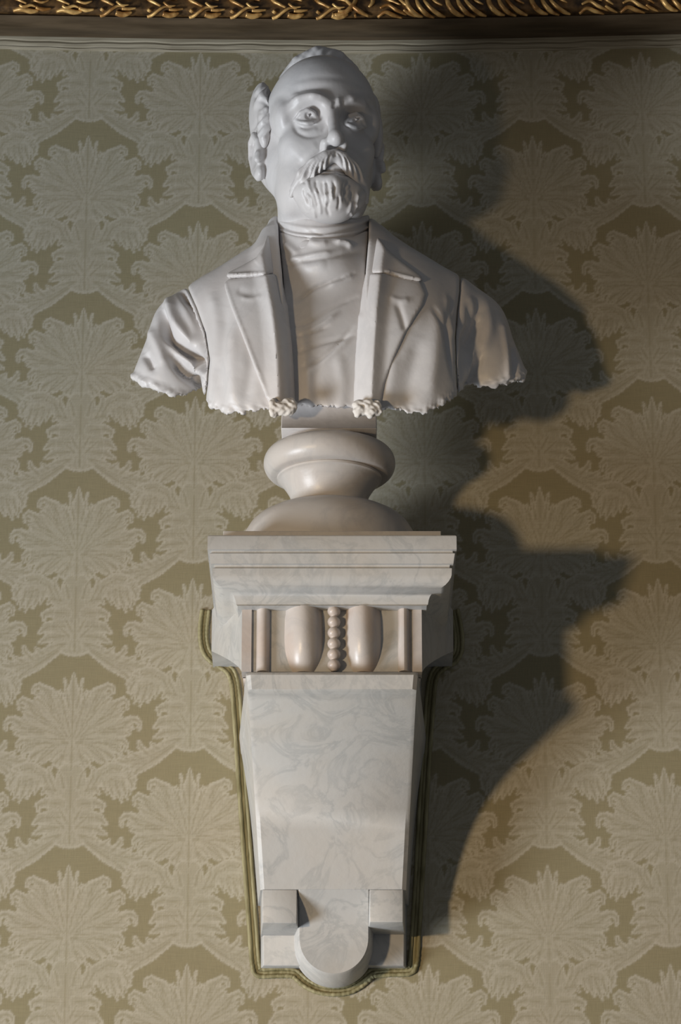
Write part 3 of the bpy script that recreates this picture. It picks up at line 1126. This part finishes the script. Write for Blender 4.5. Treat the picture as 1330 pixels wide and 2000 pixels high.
def fuzz(P, f, seed=0):
    """cheap smooth pseudo noise in -1..1"""
    r = np.random.default_rng(seed)
    out = np.zeros(len(P))
    for _ in range(6):
        k = r.normal(size=3)
        k *= f * (0.6 + 0.9 * r.random()) / np.linalg.norm(k)
        out += np.sin(P @ k + r.random() * 6.28)
    return out / 6 * 1.6


# ------------------------------------------------------------------ the bust
BUST = thing('marble_bust', 'white marble bust of a bearded balding man in a wide lapelled coat', 'bust',
             (SX0, -SD, zz(868, 0.155)))


def build_neck_block():
    hw = 92.5 * mpp(830, 0.2)
    hd = 0.055
    rings = []
    for py, e in ((867.5, 0.0), (866, 0.0), (820, -0.001), (800, -0.001)):
        z = zz(py, SD)
        rings.append([(SX0 - 0.001 - hw - e, -SD - hd, z), (SX0 + hw + e, -SD - hd, z), (SX0 + hw + e, -SD + hd, z), (SX0 - hw - e, -SD + hd, z)])
    V, F = loft(rings)
    o = mesh_from('neck_block', V, F, M_BUST, smooth=False, parent=BUST)
    add_bevel(o, 0.0015)


build_neck_block()

# ---- head
HS = 1.08
YAW = math.radians(11.0)
LS = 0.93
HO = W(622, 291, 0.180)


def H(a, b, c):
    """head frame (right, forward, up), metres of a life-size head -> world"""
    a, b, c = a * HS * LS, b * HS, c * HS
    return HO + np.array([a * math.cos(YAW) + b * math.sin(YAW), a * math.sin(YAW) - b * math.cos(YAW), c])


def hr(*r):
    return [v * HS for v in r]


def Hp(pts):
    return np.array([H(*p) for p in pts])


def both(pts):
    return [pts, [(-a, b, c) for a, b, c in pts]]


def build_head():
    g = Vox((HO[0] - 0.115, -0.335, HO[2] - 0.235), (HO[0] + 0.13, -0.05, HO[2] + 0.16), 0.0016)
    E = lambda c, r, **k: g.ell(H(*c), hr(r[0] * LS, r[1], r[2]), yaw=YAW, **k)
    T = lambda p, r, **k: g.tube(Hp(p), hr(*r), **k)
    # skull and face masses
    E((0, -.006, .030), (.0765, .098, .080), k=0)
    E((0, .040, .042), (.0640, .052, .060), k=.02)
    E((0, .028, -.040), (.0570, .063, .072), k=.02)
    E((0, .046, -.080), (.0410, .042, .032), k=.02)
    for s in (-1, 1):
        E((s * .0430, .057, -.028), (.019, .019, .018), k=.024)
        E((s * .042, .026, -.070), (.018, .034, .035), k=.022)
        E((s * .060, .050, .012), (.012, .022, .020), k=.012)
    for s in (-1, 1):
        E((s * .058, .000, -.028), (.015, .030, .034), k=.016)
    T([(0, -.022, -.06), (0, -.025, -.20)], (.046, .048), k=.02)
    # brows
    for p in both([(.010, .092, .0165), (.024, .0905, .0215), (.040, .083, .0215), (.056, .063, .0130)]):
        T(p, (.0075, .0085, .0075, .0055), k=.010)
    # sockets, eyes, lids
    for s in (-1, 1):
        E((s * .0325, .0985, -.0005), (.0200, .0170, .0155), mode='sub', k=.010)
        E((s * .0315, .0745, -.0005), (.0135, .0135, .0135), k=.0015)
        T([(s * .0185, .0830, -.0030), (s * .0245, .0885, .0045), (s * .0325, .0895, .0070), (s * .0410, .0855, .0045), (s * .0475, .0770, -.0020)],
          (.0020, .0030, .0032, .0030, .0020), k=.0022)
        T([(s * .0185, .0830, -.0035), (s * .0250, .0875, -.0080), (s * .0325, .0875, -.0100), (s * .0410, .0835, -.0075), (s * .0475, .0770, -.0025)],
          (.0018, .0026, .0028, .0026, .0018), k=.0022)
        # cut iris
        c = H(s * .0322 + .001, .0885, .000)
        g.ell(c, hr(.0046, .0030, .0046), mode='sub', k=.001, yaw=YAW)
        g.ell(H(s * .0322 + .001, .0880, .001), hr(.0016, .0022, .0016), k=.0006, yaw=YAW)
    # nose
    T([(0, .0905, .010), (0, .0975, -.004), (0, .1060, -.022), (0, .1150, -.038)], (.0080, .0072, .0078, .0092), k=.010)
    E((0, .1160, -.0415), (.0090, .0105, .0090), k=.006)
    for s in (-1, 1):
        E((s * .0125, .1030, -.0440), (.0062, .0105, .0075), k=.005)
        E((s * .0066, .1085, -.0525), (.0038, .0060, .0042), mode='sub', k=.002)
    # mouth mound and lower lip
    E((0, .076, -.066), (.032, .026, .024), k=.014)
    T([(-.019, .0905, -.0800), (0, .0975, -.0815), (.019, .0905, -.0800)], (.0045, .0062, .0045), k=.005)
    T([(-.021, .092, -.0745), (0, .1020, -.0755), (.021, .092, -.0745)], (.0022, .003, .0022), mode='sub', k=.003)
    # ears
    for s in (-1, 1):
        E((s * .0790, -.008, -.016), (.0085, .021, .030), k=.006)
        E((s * .0880, -.002, -.016), (.0060, .011, .015), mode='sub', k=.004)
        T([(s * .0815, .010, -.020), (s * .0840, .009, .000), (s * .0865, -.004, .0135), (s * .0875, -.020, .010), (s * .0860, -.026, -.008), (s * .0830, -.018, -.030), (s * .0800, -.002, -.043)],
          (.0032, .0038, .0042, .0044, .0042, .0045, .0060), k=.0035)
        E((s * .0800, .004, -.041), (.0055, .0085, .0085), k=.005)
        T([(s * .0835, .012, -.020), (s * .0845, .0125, -.027)], (.0045, .0045), k=.004)
    V, N, Q = g.mesh()
    st = []
    # crow's feet, bags, forehead folds, nasolabial folds (image coordinates)
    st += [([(572, 236), (580, 256), (602, 266), (626, 260), (636, 246)], 4.5, -3.2), ([(580, 252), (600, 258), (622, 252)], 6, 2.4), ([(566, 202), (584, 190), (610, 185), (640, 191)], 4, 3.6), ([(572, 180), (606, 173), (646, 178)], 5, -2.5), ([(680, 196), (702, 190), (726, 200)], 4, 3.0),
           ([(682, 262), (702, 268), (722, 258)], 6, -2.0),
           ([(633, 284), (612, 298), (594, 314), (582, 330)], 6, -3.0), ([(622, 282), (600, 298), (584, 312)], 10, 2.2),
           ([(676, 288), (698, 302), (712, 318)], 6, -3.0),
           ([(655, 196), (651, 212)], 4, -2.5), ([(668, 196), (671, 208)], 4, -2.0), ([(661, 190), (662, 206)], 5, 2.5),
           ([(575, 160), (620, 150), (680, 156), (722, 176)], 6, -1.2), ([(570, 174), (610, 166), (650, 172)], 5, -1.0),
           ([(565, 192), (585, 182), (610, 178), (636, 186)], 4, 1.6), ([(676, 190), (700, 184), (724, 194)], 4, 1.6),
           ([(530, 230), (548, 280), (556, 330)], 16, -2.0)]
    V = strokes(V, N, st)
    # right-hand neck and jaw stay hidden under stock and beard
    mesh_from('head', V, Q, M_BUST, True, BUST)

    # ---- hair: sides, back and the crest on the crown
    g = Vox((HO[0] - 0.12, -0.30, HO[2] - 0.10), (HO[0] + 0.12, -0.05, HO[2] + 0.175), 0.0018)
    E = lambda c, r, **k: g.ell(H(*c), hr(r[0] * LS, r[1], r[2]), yaw=YAW, **k)
    T = lambda p, r, **k: g.tube(Hp(p), hr(*r), **k)
    E((0, -.045, .022), (.0810, .072, .078), k=0)
    for s in (-1, 1):
        E((s * .0735, -.002, .032), (.0100, .030, .038), k=.012)
        E((s * .0760, .014, .014), (.0075, .012, .026), k=.010)
        E((s * .0740, -.030, .062), (.0140, .036, .034), k=.014)
    # swept crest
    T([(-.044, -.012, .098), (-.026, .002, .113), (-.002, .008, .1225), (.022, .006, .1215), (.044, -.004, .112), (.060, -.02, .096)], (.008, .0125, .0150, .0140, .012, .008), k=.012)
    T([(-.02, -.03, .104), (.01, -.02, .120), (.04, -.03, .104)], (.016, .018, .016), k=.014)
    # keep the bald brow free
    g.ell(H(0, .064, .060), hr(.066, .062, .054), mode='sub', k=.004, yaw=YAW)
    V, N, Q = g.mesh()
    st = []
    r = np.random.default_rng(3)
    for i in range(26):
        t = i / 25
        x = 498 + 30 * r.random()
        y = 165 + 95 * t
        st.append(([(x - 6, y + 14), (x + 4, y), (x + 14, y - 14)], 3.5, (2.6 if i % 2 else -2.6)))
    for i in range(16):
        x = 562 + i * 10.0
        y0 = 128 - 34 * math.sin((i + 1) / 17 * math.pi)
        st.append(([(x - 8, y0 + 14), (x, y0 + 2), (x + 10, y0 - 8)], 4.5, (1.2 if i % 2 else -1.6)))
    st += [([(530, 172), (526, 190), (531, 204)], 5, -4), ([(512, 196), (524, 206), (532, 214)], 4, -4)]
    V = strokes(V, N, st)
    mesh_from('hair', V, Q, M_BUST, True, BUST)

    # ---- moustache
    g = Vox((HO[0] - 0.08, -0.33, HO[2] - 0.16), (HO[0] + 0.115, -0.20, HO[2] - 0.03), 0.0013)
    T = lambda p, r, **k: g.tube(Hp(p), hr(*r), **k)
    for p in both([(.002, .106, -.0585), (.012, .1055, -.0620), (.024, .1000, -.0690), (.037, .0890, -.0800), (.046, .0770, -.0920), (.050, .0700, -.1000)]):
        T(p, (.0065, .0080, .0085, .0080, .0060, .0030), k=.004)
    for p in both([(.004, .106, -.0640), (.016, .1040, -.0720), (.028, .0965, -.0810), (.036, .0885, -.0910)]):
        T(p, (.0050, .0060, .0060, .0035), k=.004)
    V, N, Q = g.mesh()
    st = []
    for s in (-1, 1):
        for i in range(12):
            t = i / 11
            x0, y0 = 655 + s * (4 + 30 * t), 294 + 12 * t
            x1, y1 = 655 + s * (16 + 62 * t), 330 + 26 * (1 - abs(t - .6))
            st.append(([(x0, y0), ((x0 + x1) / 2 + s * 4, (y0 + y1) / 2 - 6), (x1, y1)], 2.6, (2.6 if i % 2 else -3.0)))
    st += [([(622, 322), (620, 338), (624, 346)], 4, -5), ([(604, 330), (602, 346), (606, 358)], 5, -5), ([(656, 292), (654, 306)], 4, -5)]
    V = strokes(V, N, st)
    mesh_from('moustache', V, Q, M_BUST, True, BUST)

    # ---- beard
    g = Vox((HO[0] - 0.09, -0.33, HO[2] - 0.20), (HO[0] + 0.115, -0.17, HO[2] - 0.055), 0.0014)
    E = lambda c, r, **k: g.ell(H(*c), hr(r[0] * LS, r[1], r[2]), yaw=YAW, **k)
    T = lambda p, r, **k: g.tube(Hp(p), hr(*r), **k)
    E((0, .068, -.101), (.042, .034, .027), k=0)
    E((0, .078, -.108), (.030, .026, .020), k=.014)
    for p in both([(.016, .098, -.090), (.028, .090, -.096), (.038, .074, -.096), (.044, .056, -.088)]):
        T(p, (.007, .010, .010, .006), k=.012)
    T([(0, .1010, -.089), (0, .1015, -.097), (.002, .098, -.108), (.003, .092, -.117)], (.008, .014, .014, .007), k=.008)
    r = np.random.default_rng(11)
    for i in range(15):
        a = -0.030 + 0.060 * i / 14
        L = 0.016 * (1 - abs(a) / .042) + .006
        b = .098 - abs(a) * .55
        w = (r.random() - .5) * .008
        T([(a, b, -.094), (a + w, b - .001, -.104 - L * .4), (a + w * .3 - a * .25, b - .008, -.108 - L * .75)], (.0058, .0052, .0022), k=.0025)
    V, N, Q = g.mesh()
    st = []
    for i in range(44):
        x = 588 + 134 * r.random()
        y = 350 + 48 * r.random()
        lean = (655 - x) * 0.16
        wv = (r.random() - .5) * 8
        st.append(([(x, y), (x + lean * .5 + wv, y + 14), (x + lean, y + 28)], 2.8, (2.8 if i % 2 else -3.2)))
    V = strokes(V, N, st)
    mesh_from('beard', V, Q, M_BUST, True, BUST)


build_head()


# ---- torso
def build_torso():
    lo = W(225, 860, 0.30)
    hi = W(1060, 400, 0.02)
    g = Vox((lo[0], -0.325, W(640, 870, .30)[2]), (hi[0], -0.02, W(640, 415, .08)[2]), 0.0021)
    P = 1 / 1480.0
    g.ell(W(648, 740, .150), (.150, .098, .20), k=0)
    g.ell(W(648, 650, .150), (.190, .074, .115), k=.03)
    for s, xs, xe, xt in ((-1, 430, 372, 326), (1, 866, 916, 963)):
        g.tube([W(640, 500, .145), W(xs, 620, .135)], (.066, .054), k=.035)
        g.tube([W(xs, 625, .135), W(xe, 650, .128)], (.054, .050), k=.02)
        g.tube([W(xe, 645, .128), W(xt, 742, .135)], (.050, .045), k=.012)
    # chest of the coat swells forward
    g.ell(W(500, 720, .185), (.072, .060, .13), k=.03)
    g.ell(W(800, 720, .185), (.072, .060, .13), k=.03)
    U, Vv = g.pix()
    # broken lower edge, rising to the arms; the cut slopes up towards the wall
    cu = [225, 256, 262, 300, 350, 395, 412, 432, 470, 520, 578, 690, 740, 770, 800, 832, 852, 893, 902, 960, 1027, 1034, 1060]
    cv = [700, 738, 748, 763, 784, 794, 803, 812, 813, 806, 806, 808, 808, 806, 813, 813, 802, 779, 773, 759, 741, 716, 690]
    vb = np.interp(U, cu, cv) + 2.0 * np.sin(U * .23) + 1.6 * np.sin(U * .61 + 1) + 1.3 * np.sin(U * 1.13 + 2)
    x, y, z = g.grid((slice(None),) * 3)
    dfront = np.interp(U, [225, 330, 420, 520, 650, 780, 880, 960, 1060], [.15, .175, .23, .25, .25, .25, .23, .175, .15])
    cut = (Vv - vb) * (1 / 1500.0) + 0.30 * np.maximum(0, dfront + y) - 0.06 * np.maximum(0, -y - dfront)
    del vb, dfront
    B = g.F                                    # body without the cut
    MP = np.float32(1 / 1490.0)

    openp = [(556, 405), (558, 470), (564, 530), (569, 600), (577, 680), (580, 760), (581, 870), (690, 870), (690, 760), (694, 680), (700, 600), (701, 530), (706, 470), (708, 405)]
    sd_open = poly_sd(U, Vv, openp) * MP

    def piece(name, F, st, mat=M_BUST, chip=None, sub=None, fade=None):
        V, N, Q = surface_nets(F, g.lo if sub is None else g.lo + np.array([s.start or 0 for s in sub]) * g.h, g.h)
        V, N, Q = biggest(V, N, Q)
        V = strokes(V, N, st, fade=fade)
        if chip is not None:
            px, py, zc = proj(V)
            edge = np.interp(px, cu, cv)
            w = np.exp(-((py - edge + 4) / chip) ** 2)
            V = V + N * (w * (fuzz(V, 420, 5) * 0.0022 + fuzz(V, 900, 6) * 0.0014))[:, None]
        return mesh_from(name, V, Q, mat, True, BUST)

    # ---- coat with standing collar
    seamL = [(372, 530), (366, 560), (384, 600), (402, 650), (410, 700), (406, 750), (400, 800), (398, 880)]
    seamR = [(898, 530), (897, 570), (892, 610), (888, 660), (889, 710), (893, 770), (895, 880)]
    sl_ = np.interp(Vv, [p[1] for p in seamL], [p[0] for p in seamL])
    sr_ = np.interp(Vv, [p[1] for p in seamR], [p[0] for p in seamR])
    coat = Vox(g.lo, g.lo + (g.n - 1) * g.h, g.h, B.copy())
    for s, pts in ((-1, [(541, 440, .135), (530, 462, .165), (526, 500, .19), (528, 545, .205)]), (1, [(722, 446, .135), (732, 468, .165), (735, 505, .19), (732, 550, .205)])):
        coat.tube([W(*p) for p in pts], (.010, .015, .019, .019), k=.012)
    coat.tube([W(541, 440, .135), W(570, 432, .10), (W(632, 430, .085)), W(694, 432, .10), W(722, 446, .135)], (.010, .013, .015, .013, .010), k=.010)
    C = coat.F
    C = smax(C, -np.maximum(sd_open - np.float32(.009), np.float32(0.10) + y), .004)
    arms = np.maximum(sl_ - U, U - sr_) * MP
    body = smax(smax(C, arms, .005), cut, .002)
    st = [([(470, 560), (480, 640), (470, 740)], 26, 3), ([(440, 600), (428, 690), (430, 780)], 14, -5), ([(495, 640), (490, 720), (478, 790)], 12, -4),
          ([(455, 640), (452, 720), (456, 790)], 13, 4), ([(415, 570), (425, 640), (422, 720)], 12, 5),
          ([(860, 590), (852, 680), (838, 780)], 16, 5), ([(880, 590), (872, 640), (884, 720)], 6, -4), ([(820, 660), (800, 740), (790, 800)], 18, -6),
          ([(770, 690), (760, 760), (752, 800)], 14, 4), ([(845, 600), (868, 650), (886, 740)], 5, -4), ([(870, 575), (876, 620), (886, 660)], 5, 3)]
    o = piece('coat', body, st, chip=14)
    # ---- sleeves
    for s in (-1, 1):
        ar = ((U - sl_) if s < 0 else (sr_ - U)) * MP + np.float32(.0006)
        F = smax(smax(B, ar, .008), cut, .002)
        if s < 0:
            st = [([(328, 580), (337, 620), (362, 655), (386, 674)], 11, 12), ([(352, 564), (376, 600), (390, 640), (400, 690)], 8, -26),
                  ([(316, 600), (322, 640), (345, 675), (385, 705), (402, 730)], 8, -26), ([(330, 668), (352, 690), (380, 715), (400, 735)], 7, 12),
                  ([(338, 700), (360, 728), (385, 745), (402, 760)], 9, -22), ([(292, 640), (310, 680), (322, 715)], 10, 7),
                  ([(283, 690), (292, 705), (300, 722)], 7, -9), ([(262, 735), (300, 752), (345, 770), (395, 786)], 7, 6, False)]
        else:
            st = [([(912, 578), (924, 605), (940, 625)], 9, 6), ([(932, 596), (928, 640), (908, 690)], 7, -8), ([(946, 585), (955, 640), (942, 690)], 11, 6),
                  ([(906, 640), (903, 700), (900, 760)], 7, -12), ([(926, 680), (913, 720), (904, 752)], 6, 8), ([(942, 690), (922, 730), (909, 762)], 7, -7),
                  ([(982, 640), (990, 690), (992, 735)], 6, 5, False), ([(1002, 680), (1006, 715), (1004, 735)], 6, -7, False), ([(903, 590), (903, 640), (900, 700)], 6, 5),
                  ([(905, 765), (950, 752), (1020, 732)], 6, 4, False)]
        sm = seamL if s < 0 else seamR
        piece('sleeve', F, st, chip=14, fade=lambda px, py, s=s, sm=sm: np.clip((px - np.interp(py, [p[1] for p in sm], [p[0] for p in sm])) * s / 14 - 0.1, 0, 1))
    # ---- waistcoat and cravat front
    wc = Vox(g.lo, g.lo + (g.n - 1) * g.h, g.h, (B + np.float32(.017)).astype(np.float32))
    wc.tube([W(632, 420, .160), W(636, 470, .168), W(640, 540, .175)], (.056, .0600, .058), k=.02)
    F = smax(smax(wc.F, sd_open - np.float32(.008), .002), cut, .002)
    F = smax(F, ((np.interp(U, [540, 580, 635, 690, 722], [450, 461, 466, 462, 448]) - Vv) * MP).astype(np.float32), .003)
    st = [([(578, 590), (610, 565), (640, 552), (690, 535)], 4, -6.4), ([(575, 640), (610, 625), (650, 600), (696, 580)], 4, -4.0), ([(580, 660), (620, 640), (660, 612)], 5, 4.8),
          ([(578, 660), (605, 650), (640, 636)], 4, -6.4), ([(582, 690), (625, 672), (690, 655)], 4, -4.0), ([(590, 720), (640, 690), (690, 640)], 4, -4.0),
          ([(600, 730), (640, 700), (688, 660)], 5, 3.5), ([(560, 520), (600, 508), (660, 498), (706, 490)], 5, -4.8), ([(565, 512), (610, 500), (650, 494)], 6, 5.6),
          ([(566, 500), (600, 520), (640, 515)], 10, 4.0), ([(640, 560), (670, 545), (690, 538)], 5, 4.8), ([(590, 480), (596, 472), (604, 466)], 4, -8.0),
          ([(556, 476), (570, 486), (583, 497)], 7, 6.4), ([(655, 472), (674, 474), (686, 484)], 4, 8.0), ([(600, 470), (620, 476), (640, 474)], 6, 4.8),
          ([(590, 640), (600, 720), (605, 800)], 9, 4.0), ([(625, 690), (615, 750), (625, 800)], 12, -3.2), ([(660, 690), (670, 750), (664, 800)], 12, 3.2)]
    piece('waistcoat', F, st, chip=10)
    # ---- stock wound round the neck
    sg = Vox((W(520, 440, .16)[0], -0.255, W(640, 500, .2)[2]), (W(745, 440, .16)[0], -0.075, W(640, 395, .1)[2]), 0.0015)
    sg.tube([W(631, 400, .152), W(634, 440, .160), W(636, 520, .170)], (.0590, .0610, .0600), k=0)
    u2, v2 = sg.pix()
    topc = np.interp(u2, [540, 560, 600, 640, 680, 722], [411, 418, 427, 431, 428, 419])
    x2, y2, z2 = sg.grid((slice(None),) * 3)
    sg.F = smax(sg.F, ((topc - v2) * MP + np.minimum(0, (y2 + .15)) * 0.0).astype(np.float32), .003)
    V, N, Q = sg.mesh()
    st = [([(546, 442), (580, 452), (630, 455), (690, 446), (716, 438)], 4, -3.5, False), ([(546, 434), (580, 443), (630, 447), (690, 438), (716, 430)], 4, 2.5, False),
          ([(547, 456), (580, 463), (630, 466), (690, 460), (716, 452)], 4, -4, False), ([(546, 449), (580, 458), (630, 460), (690, 453), (716, 445)], 3.5, 2.5, False),
          ([(600, 446), (640, 462), (690, 458)], 3.5, -2)]
    V = strokes(V, N, st)
    mesh_from('stock', V, Q, M_BUST, True, BUST)

    # ---- lapels and collar leaves: shells that follow the chest
    def shell(name, poly, thick_in, thick_out, inner, st, roll=34.0, under=.034):
        pu = np.array(poly)
        xlo = W(pu[:, 0].min() - 12, 650, .2)[0]
        xhi = W(pu[:, 0].max() + 12, 650, .2)[0]
        i0 = max(0, int((xlo - g.lo[0]) / g.h))
        i1 = min(g.n[0], int((xhi - g.lo[0]) / g.h) + 2)
        sub = (slice(i0, i1), slice(None), slice(None))
        u, v, b, ct = U[i0:i1], Vv[i0:i1], coat0[i0:i1], cut[i0:i1]
        sd = poly_sd(u, v, poly) * MP
        iu = np.interp(v, [p[1] for p in inner], [p[0] for p in inner])
        t = np.clip(1 - (np.abs(u - iu) - 14) / 46.0, 0, 1)
        t = t * t * (3 - 2 * t)
        th = thick_out + (thick_in - thick_out) * t
        th = th - (thick_in + .016) * np.clip(1 - np.abs(u - iu) / roll, 0, 1) ** 1.35
        F = smax(b - th.astype(np.float32), -(b + under), .002)
        F = smax(F, sd, .0045)
        F = smax(F, ct, .002)
        F = np.maximum(F, (y[:, :] + 0.12)).astype(np.float32)
        return piece(name, F, st, chip=12, sub=sub)

    coat0 = coat.F
    innerL = [(538, 430), (541, 470), (549, 530), (562, 600), (571, 680), (575, 760), (577, 860)]
    lapL = [(519, 536), (549, 534), (562, 600), (571, 680), (576, 760), (578, 840), (540, 840), (528, 800), (518, 768), (498, 720), (474, 655), (452, 600), (441, 566), (439, 552), (446, 545), (480, 541)]
    shell('lapel', lapL, .019, .0045, innerL,
          [([(440, 556), (455, 600), (490, 690), (522, 775)], 4, 2.5, False), ([(470, 580), (490, 584), (512, 578)], 5, 2), ([(462, 565), (480, 572), (500, 570)], 8, -2.5),
           ([(555, 600), (563, 690), (566, 780)], 9, 3, False), ([(520, 600), (535, 690), (545, 780)], 12, -2)])
    colL = [(541, 438), (541, 470), (549, 534), (519, 536), (480, 541), (446, 541), (444, 533), (470, 520), (500, 503), (512, 485), (522, 458)]
    shell('collar', colL, .013, .0060, innerL, [([(445, 539), (480, 537), (520, 535)], 4, 4.5, False), ([(500, 515), (515, 500)], 8, 2)])
    innerR = [(722, 440), (720, 470), (711, 530), (703, 600), (697, 680), (693, 760), (692, 860)]
    lapR = [(711, 534), (755, 534), (790, 543), (822, 550), (832, 574), (826, 596), (812, 618), (790, 655), (770, 700), (752, 750), (742, 800), (738, 840), (692, 840), (693, 760), (697, 680), (703, 600)]
    shell('lapel', lapR, .019, .0045, innerR,
          [([(702, 620), (697, 700), (694, 790)], 8, 3, False), ([(775, 590), (786, 622), (792, 645)], 6, -4), ([(760, 580), (780, 588), (800, 586)], 6, 3),
           ([(730, 610), (722, 700), (716, 790)], 12, -3)])
    colR = [(721, 440), (735, 458), (755, 485), (775, 503), (805, 525), (824, 540), (822, 549), (790, 543), (755, 534), (711, 534), (719, 470)]
    shell('collar', colR, .013, .0060, innerR, [([(757, 532), (790, 541), (822, 548)], 4, 4.5, False)])

    # ---- chipped stone left at the foot of the lapels
    r = np.random.default_rng(5)
    for x0, x1, y0, y1, n in ((532, 578, 782, 804, 26), (696, 738, 786, 806, 26)):
        lo_, hi_ = W(x0 - 8, y1 + 10, .31), W(x1 + 8, y0 - 10, .2)
        cg = Vox((lo_[0], -.30, lo_[2] - .012), (hi_[0], -.215, hi_[2] + .012), .0012)
        for i in range(n):
            a, b = x0 + (x1 - x0) * r.random(), y0 + (y1 - y0) * r.random() ** 0.7
            cg.ell(W(a, b, .250 + .005 * r.random()), .0035 + .0045 * r.random(3), k=.0035, yaw=r.random() * 3, pitch=r.random() * 3)
        V, N, Q = cg.mesh()
        V = V + N * (fuzz(V, 900, 8) * .0010)[:, None]
        mesh_from('chipped_edge', V, Q, M_CHIP, True, BUST)


build_torso()
